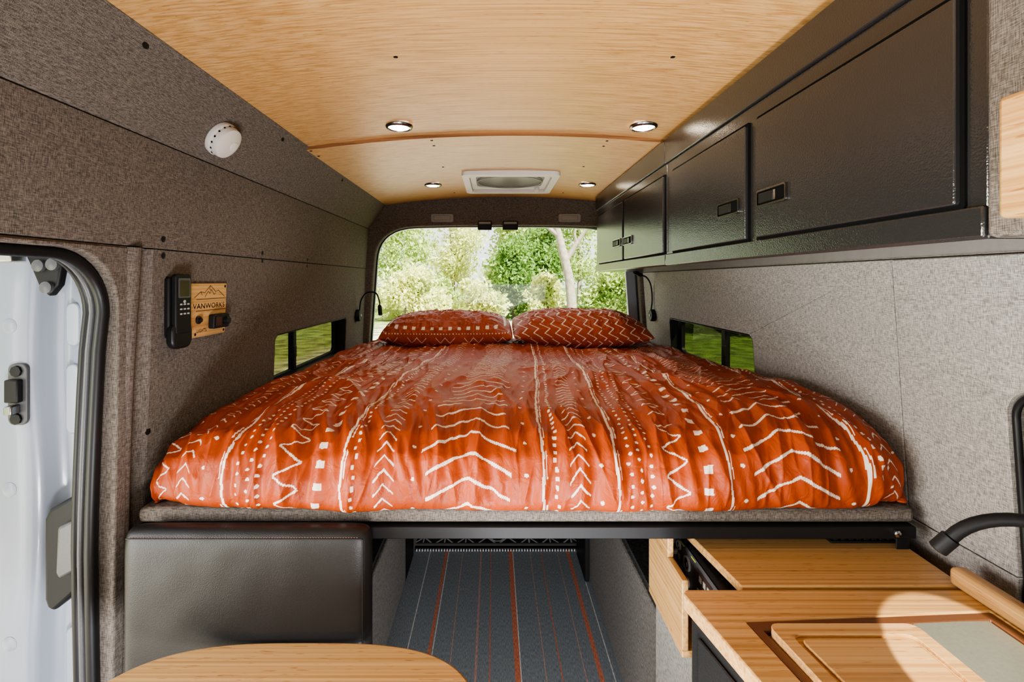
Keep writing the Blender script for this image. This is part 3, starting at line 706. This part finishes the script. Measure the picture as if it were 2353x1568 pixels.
# ------------------------------------------------------------------ left bench backrest, table
t=thing('bench_seat','black leatherette bench backrest tucked under the bed platform on the left','seat',(-.515,1.02,-1.5))
W2,H2=.2610,.262; ccx,ccz=-.5225,-.785
nu,nv=110,110
a=np.sin(np.linspace(-math.pi/2,math.pi/2,nu)); A,B=np.meshgrid(a,a)
rr2=np.clip(1-np.abs(A)**24,0,1)**.5*np.clip(1-np.abs(B)**24,0,1)**.5
sc=1-.030*(np.abs(A)**14)*(np.abs(B)**14)
fx=ccx+A*W2*sc; fz=ccz+B*H2*sc
swell=(1-A**2)**.8*(1-B**2)**.8
ff=1.026-.028*rr2-.007*swell+.0012*(vn(A*5,B*5,50)-.5); bb=1.026+.030*rr2
V3=np.concatenate([np.stack([fx,ff,fz],-1).reshape(-1,3),np.stack([fx,bb,fz],-1).reshape(-1,3)])
idx=np.arange(nu*nv).reshape(nv,nu); qa=np.stack([idx[:-1,:-1],idx[:-1,1:],idx[1:,1:],idx[1:,:-1]],-1).reshape(-1,4)
mesh_obj('backrest',V3.tolist(),[tuple(int(i) for i in q) for q in qa]+[tuple(int(i)+nu*nv for i in q[::-1]) for q in qa],M['leather'],t,smooth=180)
MB().tube([(x,.9985,-.5395) for x in np.linspace(-.768,-.276,14)],.0014,6).build('piping',M['leather'],t,smooth=80)
MB().tube([(-.274,.9985,z) for z in np.linspace(-.541,-1.03,10)],.0014,6).build('piping',M['leather'],t,smooth=80)
mb=MB()
for i in range(84):
    x=-.760+i*.0057; mb.box(x,x+.0034,.9964,.9978,-.5360,-.5352)
mb.build('stitching',M['thread'],t,smooth=0)
MB().box(-.775,-.262,1.0,1.056,-1.499,-1.049).build('seat_base',M['fabric'],t,bevel=.006)
t=thing('table','bamboo table with rounded corners in front of the black backrest','table',(-.39,.7,-1.5))
pts=[]
for k in range(96):
    a=2*math.pi*k/96; c,s=math.cos(a),math.sin(a)
    ex=2/3.1; pts.append((-.382+.362*abs(c)**ex*(1 if c>0 else -1),.728+.255*abs(s)**(ex*.95)*(1 if s>0 else -1)))
MB().ext([(x,y,-.742) for x,y in pts],(0,0,-.022)).build('tabletop',M['bamboo'],t,bevel=.005,seg=3)
MB().lathe((-.385,.72,-1.499),(0,0,1),[(.16,0),(.15,.008),(.035,.015),(.03,.02),(.03,.733)],28).build('pedestal',M['black'],t)

# ------------------------------------------------------------------ galley
ZT=-.60
t=thing('storage_cabinet','bamboo storage cabinet partly under the bed beside the kitchen counter','cabinet',(.68,1.25,-1.0))
a=Q(1575,1220,ZT); b_=Q(1705,1350,ZT)
top=[(b_[0],.94),(.925,.94),(.955,1.6),(.44,1.6),(a[0],a[1])]
MB().ext([(x,y,ZT) for x,y in top],(0,0,-.018)).build('lid',M['bamboo'],t,bevel=.003)
MB().box(.401,.415,1.02,1.24,-.790,-.640).build('front_lip',M['bamboo_y'],t,bevel=.002)
MB().box(.401,.415,1.105,1.24,-.6395,-.580).build('side_panel',M['bamboo_y'],t,bevel=.002)
MB().box(.401,.955,1.02,1.24,-.805,-.791).build('bottom_panel',M['bamboo_y'],t,bevel=.002)
MB().box(.47,.95,1.30,1.315,-.975,-.62).build('back_panel',M['fabric_pale_lit'],t)
MB().box(.70,.95,.945,1.29,-.80,-.619).build('carcass',M['bamboo_y'],t)
p=thing('power_station','portable black power station with sockets in the open bamboo niche','power station',(.56,1.13,-.79))
MB().box(.460,.66,.955,1.28,-.790,-.630).build('case',M['black'],p,bevel=.01,seg=3)
MB().box(.4575,.4595,.965,1.27,-.780,-.634).build('control_panel',M['rubber_grey'],p,bevel=.001)
for y,z,r in ((1.215,-.655,.011),(1.18,-.652,.011),(1.185,-.685,.013),(1.130,-.668,.017),(1.225,-.69,.010),(1.130,-.712,.012)):
    sk=MB().lathe((.457,y,z),(-1,0,0),[(r,-.001),(r,.004),(r*.78,.004),(r*.74,.001)],20).build('socket',M['btn'],p)
    MB().lathe((.4555,y,z),(-1,0,0),[(r*.72,0),(r*.72,.001)],18).build('socket_face',M['gap'],sk)
    MB().box(.4528,.4545,y-r*.3,y-r*.15,z-r*.3,z+r*.3).build('contact',M['btn'],sk)
MB().box(.4558,.4572,1.00,1.075,-.685,-.645).build('display',M['screen'],p,bevel=.0008)
for y in (1.012,1.032,1.052): MB().box(.4545,.4560,y,y+.010,-.668,-.655).build('button',M['btn'],p)
for y in (1.085,1.150,1.20): MB().box(.4560,.4572,y,y+.022,-.640,-.637).build('mark',M['yellow'],p)
MB().box(.4560,.4572,1.00,1.075,-.694,-.690).build('mark',M['yellow'],p)
for k in range(4): MB().box(.4560,.4572,.972+k*.007,.975+k*.007,-.69,-.65).build('vent_slot',M['gap'],p)
mb=MB(); mb.tube([(.452,1.185,-.668),(.44,1.18,-.668),(.425,1.17,-.662),(.43,1.16,-.70),(.45,1.2,-.78)],.004,8)
cb=mb.build('usb_cable',M['white_plastic'],None,smooth=80,label='white charging cable plugged into the power station',category='cable')
MB().box(.415,.450,1.176,1.186,-.673,-.664).build('plug',M['white_plastic'],cb,bevel=.001)
q=Q(1955,1222,ZT)
t=thing('air_vent','black slatted air vent lying on the bamboo storage lid under the bed','vent',(q[0],q[1],ZT))
MB().box(q[0]-.085,q[0]+.085,1.09,1.25,ZT+.0006,ZT+.006).build('base',M['black'],t,bevel=.002)
mb=MB()
for k in range(9):
    x=q[0]-.076+k*.0175; mb.box(x,x+.010,1.093,1.24,ZT+.006,ZT+.014)
mb.build('slats',M['black'],t,bevel=.001)
left=lambda y:.361+(y-.927)*-.175
kc=thing('kitchen_cabinet','black coated kitchen base cabinet beneath the bamboo worktop','cabinet',(.66,.6,-1.5))
MB().ext([(left(.30)+.014,.30,-1.499),(.95,.30,-1.499),(.95,.915,-1.499),(left(.915)+.014,.915,-1.499)],(0,0,.867)).build('body',M['black_coat'],kc,bevel=.003)
MB().ext([(left(.34)+.008,.34,-1.42),(left(.34)+.013,.34,-1.42),(left(.885)+.013,.885,-1.42),(left(.885)+.008,.885,-1.42)],(0,0,.76)).build('door',M['black_coat'],kc,bevel=.002)
sk_o=[(.443,.843),(.90,.868),(.90,.42),(.50,.42)]
outer=[(left(.30),.30),(.955,.30),(.940,.9275)]+[(left(.9275)+.010,.9275),(left(.92),.918)]
MB().panel(outer,[sk_o],lambda x,y:(x,y,ZT),(0,0,-.030)).build('worktop',M['bamboo'],None,bevel=.003,label='bamboo worktop with inset sink along the right wall',category='worktop')
s=thing('sink','brown rimmed inset sink below the bamboo cutting board','sink',(.67,.64,-.63))
def ins(P,d):
    c=(sum(a for a,b in P)/4,sum(b for a,b in P)/4); return [(a+(d if a<c[0] else -d),b+(d if b<c[1] else -d)) for a,b in P]
MB().panel(ins(sk_o,.001),[ins(sk_o,.020)],lambda x,y:(x,y,ZT-.001),(0,0,-.028)).build('rim',M['bronze'],s,bevel=.002)
i2=ins(sk_o,.0205)
mb=MB(); vs=[(a,b,ZT-.012) for a,b in i2]+[(a,b,ZT-.030) for a,b in ins(sk_o,.04)]
mb.add(vs,[(0,1,5,4),(1,2,6,5),(2,3,7,6),(3,0,4,7),(4,5,6,7)]); mb.build('basin',M['steel'],s,smooth=0)
MB().ext([(.735,.845,ZT-.010),(.876,.848,ZT-.010),(.876,.445,ZT-.010),(.735,.445,ZT-.010)],(0,0,.008)).build('drainer_plate',M['drainer'],None,bevel=.002,label='flat steel drainer plate covering the right part of the sink',category='drainer')
bw=[(.468,.822),(.722,.822),(.722,.46),(.505,.46)]
def inset(P,d):
    return [(P[0][0]+d,P[0][1]-d),(P[1][0]-d,P[1][1]-d),(P[2][0]-d,P[2][1]+d),(P[3][0]+d,P[3][1]+d)]
def rnd(P,r,n=6):
    o=[]
    for i in range(len(P)):
        p0=Vector(P[i-1]);p1=Vector(P[i]);p2=Vector(P[(i+1)%len(P)])
        a=p1+(p0-p1).normalized()*r; c=p1+(p2-p1).normalized()*r
        o+=bez(tuple(a),tuple(p1),tuple(c),n)
    return o
t=thing('cutting_board','bamboo cutting board with a routed juice groove lying over the sink','cutting board',(.6,.65,ZT-.012))
MB().ext([(x,y,ZT-.0105) for x,y in rnd(bw,.02)],(0,0,.016)).build('base',M['bamboo'],t,bevel=.002)
zt=ZT+.0056
MB().panel(rnd(bw,.02),[rnd(inset(bw,.025),.02)],lambda x,y:(x,y,zt),(0,0,.006)).build('raised_border',M['bamboo'],t,bevel=.002)
MB().ext([(x,y,zt) for x,y in rnd(inset(bw,.034),.016)],(0,0,.006)).build('raised_centre',M['bamboo'],t,bevel=.002)
MB().ext([(.898,.948,ZT+.0008),(.932,.948,ZT+.0008),(.932,.30,ZT+.0008),(.898,.30,ZT+.0008)],(0,0,.036)).build('upstand',M['bamboo_y'],None,bevel=.010,seg=4,label='rounded bamboo rail along the wall edge of the worktop',category='rail')
t=thing('tap','matt black gooseneck tap curving over the sink from the right edge','tap',(.885,.64,ZT))
base=Vector((.872,.66,ZT)); zt0=.16; pth=[base+Vector((0,0,.01)),base+Vector((0,0,.12)),base+Vector((0,0,zt0))]
tip=Vector((.705,.742,0)); c0=base+Vector((0,0,zt0)); d=(Vector((tip.x,tip.y,0))-Vector((c0.x,c0.y,0))).normalized()
for k in range(1,19):
    a=math.pi*k/18*.84; R=.098
    pth.append(c0+d*(R*(1-math.cos(a)))+Vector((0,0,R*.88*math.sin(a))))
e_=pth[-1]; dd=(pth[-1]-pth[-2]).normalized()
MB().tube(pth,.0095,16).build('spout',M['black'],t,smooth=80)
MB().lathe(e_,dd,[(.0095,-.002),(.0125,.0),(.0125,.026),(.009,.028)],20).build('nozzle',M['black'],t)
MB().lathe(base,(0,0,1),[(.024,.0006),(.024,.008),(.016,.016)],24).build('base',M['black'],t)
MB().tube([base+Vector((0,-.01,.06)),base+Vector((0,-.05,.07)),base+Vector((0,-.09,.09))],.006,10).build('lever',M['black'],t,smooth=80)

# ------------------------------------------------------------------ sliding door at the left
D=thing('sliding_door','open white van sliding door seen edge-on through the left doorway','door',(-1.1,1.2,-1.5))
cs=[(-.915,1.13),(-.920,1.105),(-.935,1.090),(-.955,1.098),(-.970,1.106),(-.985,1.100),(-.998,1.086),(-1.006,1.070),(-1.014,1.058),(-1.030,1.052),(-1.10,1.054),(-1.15,1.07),(-1.35,1.09),(-1.35,1.4),(-.915,1.4)]
mb=MB(); zs=list(np.linspace(-1.5,.066,30)); vs=[];fs=[]; n=len(cs)
for z in zs:
    g_=.006*math.sin(z*9)
    for j,(x,y) in enumerate(cs): vs.append((x+(-.012*(z+.5)**2)+(g_ if 3<=j<=8 else 0),y,z))
for i in range(len(zs)-1):
    for j in range(n): fs.append((i*n+j,i*n+(j+1)%n,(i+1)*n+(j+1)%n,(i+1)*n+j))
fs+=[tuple(range(n)),tuple((len(zs)-1)*n+j for j in range(n))]
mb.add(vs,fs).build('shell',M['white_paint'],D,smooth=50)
yb=1.053
for xc,zc,w_,h in ((-.960,-.10,.034,.10),(-.960,-.27,.034,.16),(-.960,-.87,.034,.16)):
    MB().plate((xc,1.090,zc),(1,0,0),(0,0,1),w_,h,.016,(0,.020,0)).build('pressed_pad',M['white_paint'],D,bevel=.004,seg=3)
for z in (-.10,-.46,-.80): MB().lathe((-1.065,1.0535,z),(0,-1,0),[(.016,-.001),(.016,.0015),(.013,.003)],24).build('plug',M['white_paint'],D)
lt=MB().plate((-1.041,yb,-.249),(1,0,0),(0,0,1),.042,.135,.014,(0,-.008,0)).build('latch_plate',M['rubber_grey'],D,bevel=.002)
for z in (-.198,-.302): MB().lathe((-1.041,yb-.008,z),(0,-1,0),[(.012,0),(.012,.005),(.006,.006)],8).build('bolt',M['black'],lt)
MB().box(-1.057,-1.027,yb-.022,yb-.008,-.265,-.215).build('catch',M['black'],lt,bevel=.003)
MB().box(-1.050,-1.033,yb-.03,yb-.008,-.290,-.270).build('striker',M['latch'],lt,bevel=.003)
K=1.04/F
hp=[(100,1195),(112,1172),(168,1140),(186,1146),(194,1175),(206,1300),(192,1345),(122,1408),(106,1400),(100,1380)]
h_=MB().ext([((x-PX)*K,1.04,(PY-y)*K) for x,y in hp],(0,.045,0)).build('handle_cup',M['black'],D,bevel=.008,seg=3)
K2=1.02/F
hp2=[(128,1215),(178,1192),(188,1205),(196,1285),(180,1310),(132,1335),(124,1320)]
MB().ext([((x-PX)*K2,1.022,(PY-y)*K2) for x,y in hp2],(0,.018,0)).build('pull_lever',M['rubber_grey'],h_,bevel=.006,seg=3)
g=MB().ext([(-1.02,1.04,.060),(-.935,1.04,.060),(-.948,1.04,-.01),(-.968,1.04,-.035),(-.99,1.04,-.01)],(0,.02,0)).build('roller_bracket',M['black'],D,bevel=.004)
for x,z in ((-.985,.032),(-.968,-.015),(-.955,.035)): MB().lathe((x,1.04,z),(0,-1,0),[(.013,0),(.013,.008),(.007,.010)],14).build('roller_bolt',M['rubber_grey'],g)
MB().box(-1.10,-1.03,1.02,1.06,.040,.060).build('hinge_arm',M['steel'],D,bevel=.003)
def sealpath(off,dx):
    r=.13-off; P=[(lx(.03)+dx,y,OT-.004-off) for y in np.linspace(-.7,1.03-.13-.01,12)]
    for a in np.linspace(0,math.pi/2,12): P.append((lx(.0)+dx,1.03-off-r+r*math.sin(a),OT-.004-off-r+r*math.cos(a)))
    for z in np.linspace(-.15,-1.45,16): P.append((lx(z)+dx-.0,1.03-off+.006*math.sin(z*4),z))
    return P
s1=MB().tube(sealpath(.006,-.024),.012,10).build('door_seal',M['rubber'],None,smooth=80,label='thick black rubber seal bordering the sliding door opening',category='seal')
s2=MB().tube(sealpath(.006,-.046),.006,10).build('lip',M['rubber_grey'],s1,smooth=80)
s3=MB().tube(sealpath(-.002,-.062),.009,10).build('outer_lip',M['rubber'],s1,smooth=80)

# ------------------------------------------------------------------ outside
GZ=-2.15
g=MB().box(-90,90,-60,140,GZ-.2,GZ); struct(g,'ground',M['ground'],smooth=0,origin=(0,0,ZC+GZ))
rg=np.random.RandomState(11)
def foliage(cx,cyy,z0,w,h,n,leaf,nc=16):
    C=[];R=[]
    for i in range(nc):
        a=rg.rand()*2*math.pi; r=math.sqrt(rg.rand())*.62; hh=rg.rand()
        sc=math.sin(math.pi*min(1,.25+hh*.7))
        C.append((cx+math.cos(a)*r*w/2*sc*1.2,cyy+math.sin(a)*r*w/2*.8,z0+h*(.12+.74*hh))); R.append((.18+.20*rg.rand())*min(w,h)*.75)
    C=np.array(C);R=np.array(R); k=rg.randint(0,nc,n); d=rg.normal(size=(n,3)); d/=np.linalg.norm(d,axis=1,keepdims=True)
    P=C[k]+d*(R[k]*(.35+.85*rg.rand(n)))[:,None]; P[:,2]=np.maximum(P[:,2],z0+.02)
    a=rg.normal(size=(n,3)); a/=np.linalg.norm(a,axis=1,keepdims=True); b2=np.cross(a,rg.normal(size=(n,3))); b2/=np.linalg.norm(b2,axis=1,keepdims=True)
    s=(leaf*(.6+.8*rg.rand(n)))[:,None]; A=a*s; B=b2*s*.5
    V=np.stack([P-A,P-B,P+A,P+B],1).reshape(-1,3); Fc=[(i*4,i*4+1,i*4+2,i*4+3) for i in range(n)]
    return V,Fc
def plant(name,px,Y,w,h,mat,label,cat,n=4200,leaf=.12,trunk=None,z0=GZ,nc=18,group='trees and bushes behind the van'):
    cx=(px-PX)*Y/F
    t=thing(name,label,cat,(cx,Y,GZ),group)
    V,Fc=foliage(cx,Y,z0,w,h,n,leaf,nc); mesh_obj('foliage',V.tolist(),Fc,M[mat],t,smooth=0)
    if trunk: MB().tube([(cx,Y,GZ+.01),(cx+.1,Y,GZ+h*.35),(cx-.15,Y,GZ+h*.6),(cx+.05,Y,GZ+h*.8)],[trunk,trunk*.85,trunk*.6,trunk*.3],10).build('trunk',M['bark'],t,smooth=80)
    else: MB().tube([(cx,Y,GZ+.01),(cx+.05,Y,GZ+h*.5)],[.08,.04],8).build('stem',M['bark'],t,smooth=80)
plant('bush',930,26,5.0,3.4,'leaf_pale','pale yellow green bush at the left of the rear window view','bush',6000)
plant('bush',1075,23,4.4,2.2,'leaf_pale','low rounded olive bush in front of the trees at the window centre','bush',6000)
plant('bush',1180,27,3.6,4.6,'leaf_dark','dark green bush just right of the window centre','bush',6500)
plant('bush',1255,24.6,2.2,2.6,'leaf_pale','pale bush directly left of the leaning trunk','bush',4000)
plant('bush',1400,24,3.2,3.2,'leaf_mid','leafy bush right of the leaning pale trunk','bush')
plant('bush',1010,29,3.4,2.4,'leaf_mid','mid green bush peeping between the two pale bushes','bush')
plant('tree',900,33,6.5,9.5,'leaf_mid','tall light green tree behind the left pale bush','tree',7500,.15,.18,GZ+.6,24)
plant('tree',1040,41,7.5,11,'leaf_pale','tall sunlit tree behind the window centre','tree',7500,.17,.2,GZ+.8,24)
plant('tree',1170,35,6.0,9.5,'leaf_mid','tall green tree behind the dark bush','tree',7500,.15,.2,GZ+.8,24)
plant('tree',1238,30.5,4.0,6.0,'leaf_dark','dark leafy tree behind the leaning trunk','tree',6000,.14,.16,GZ+.6)
plant('tree',1330,43,7.0,11.5,'leaf_mid','tall tree beyond the leaning trunk to the right','tree',7500,.16,.2,GZ+1.0,24)
plant('tree',1460,33,6.0,9.5,'leaf_mid','tree at the far right of the rear window view','tree',5200,.15,.2,GZ+.6)
plant('tree',1720,20,9.0,6.5,'leaf_dark','dark spreading tree seen through the right side window','tree',8500,.18,.25,GZ+.1,30)
plant('tree',560,30,9,8,'leaf_mid','tree beyond the grass seen through the left side window','tree',5200,.2,.25,GZ+.3)
def at(px,py,Y): return Vector(((px-PX)*Y/F,Y,(PY-py)*Y/F))
t=thing('gum_tree','pale leaning gum tree trunk with bare forked branches behind the van','tree',at(1312,745,23),'trees and bushes behind the van')
MB().tube([at(1312,747,23),at(1314,700,23),at(1308,640,23),at(1296,590,23),at(1284,540,23),at(1275,500,23)],[.30,.24,.22,.22,.17,.12],12).build('trunk',M['bark'],t,smooth=80)
MB().tube([at(1300,600,23),at(1325,560,23),at(1345,530,22.8),at(1375,500,22.6)],[.15,.12,.09,.05],10).build('branch',M['bark'],t,smooth=80)
MB().tube([at(1286,545,23),at(1262,525,23),at(1240,500,23.2)],[.13,.10,.06],10).build('branch',M['bark'],t,smooth=80)
MB().tube([at(1325,560,23),at(1320,535,23),at(1330,505,23)],[.07,.06,.04],10).build('branch',M['bark'],t,smooth=80)

# ------------------------------------------------------------------ light
w=bpy.data.worlds.new('sky'); scene.world=w; w.use_nodes=True; nt=w.node_tree; bg=nt.nodes['Background']
sky=N(nt,'ShaderNodeTexSky'); sky.sky_type='HOSEK_WILKIE'; sky.turbidity=3; sky.sun_direction=(.4,-.5,.75)
mx=N(nt,'ShaderNodeMix'); mx.data_type='RGBA'; mx.inputs[0].default_value=.65; L(nt,sky.outputs[0],mx.inputs[6]); mx.inputs[7].default_value=(1,.98,.95,1)
L(nt,mx.outputs[2],bg.inputs['Color']); bg.inputs['Strength'].default_value=3.0
def sun(rot,s,c,ang):
    l=bpy.data.lights.new('sun','SUN'); l.energy=s; l.color=c; l.angle=ang; o=bpy.data.objects.new('sun',l); COL.objects.link(o); o.rotation_euler=rot; return o
sun((math.radians(42),0,math.radians(35)),25,(1,.93,.8),.01)
def area(name,loc,rot,sx,sy,e,c,spread=180):
    l=bpy.data.lights.new(name,'AREA'); l.shape='RECTANGLE'; l.size=sx; l.size_y=sy; l.energy=e; l.color=c; l.spread=math.radians(spread)
    o=bpy.data.objects.new(name,l); COL.objects.link(o); o.location=(loc[0],loc[1],loc[2]+ZC); o.rotation_euler=rot
area('cab_fill',(.15,-.7,-.35),(math.radians(82),0,0),1.2,.6,13,(1,.95,.88))  # added fill lamp behind the viewpoint, inside the closed front
area('doorway_daylight',(-1.30,.10,-.50),(math.radians(90),0,math.radians(-80)),1.0,1.0,34,(1,.98,.95),112)
area('floor_fill',(.10,-.30,-1.12),(math.radians(94),0,0),.5,.45,54,(.98,.98,1))  # added low fill lamp, brightens the floor under the bed
for px,py in ((917,289),(1479,289),(995,424),(1350,423)):
    p=oncl(px,py); l=bpy.data.lights.new('downlight_glow','SPOT'); l.energy=5; l.color=(1,.87,.68); l.spot_size=math.radians(150); l.spot_blend=.8; l.shadow_soft_size=.03
    o=bpy.data.objects.new('downlight_glow',l); COL.objects.link(o); o.location=(p.x,p.y,p.z+ZC-.02)
l=bpy.data.lights.new('sun_beam','SPOT'); l.energy=420; l.color=(1,.94,.80); l.spot_size=math.radians(8.5); l.spot_blend=.15; l.shadow_soft_size=.003
o=bpy.data.objects.new('sun_beam',l); COL.objects.link(o); o.location=(.15,-.35,ZC+.40)
o.rotation_euler=(Vector((.745,.735,ZC-.6))-o.location).to_track_quat('-Z','Y').to_euler()
try: scene.view_settings.look='AgX - Medium High Contrast'
except Exception as ex: print(ex)
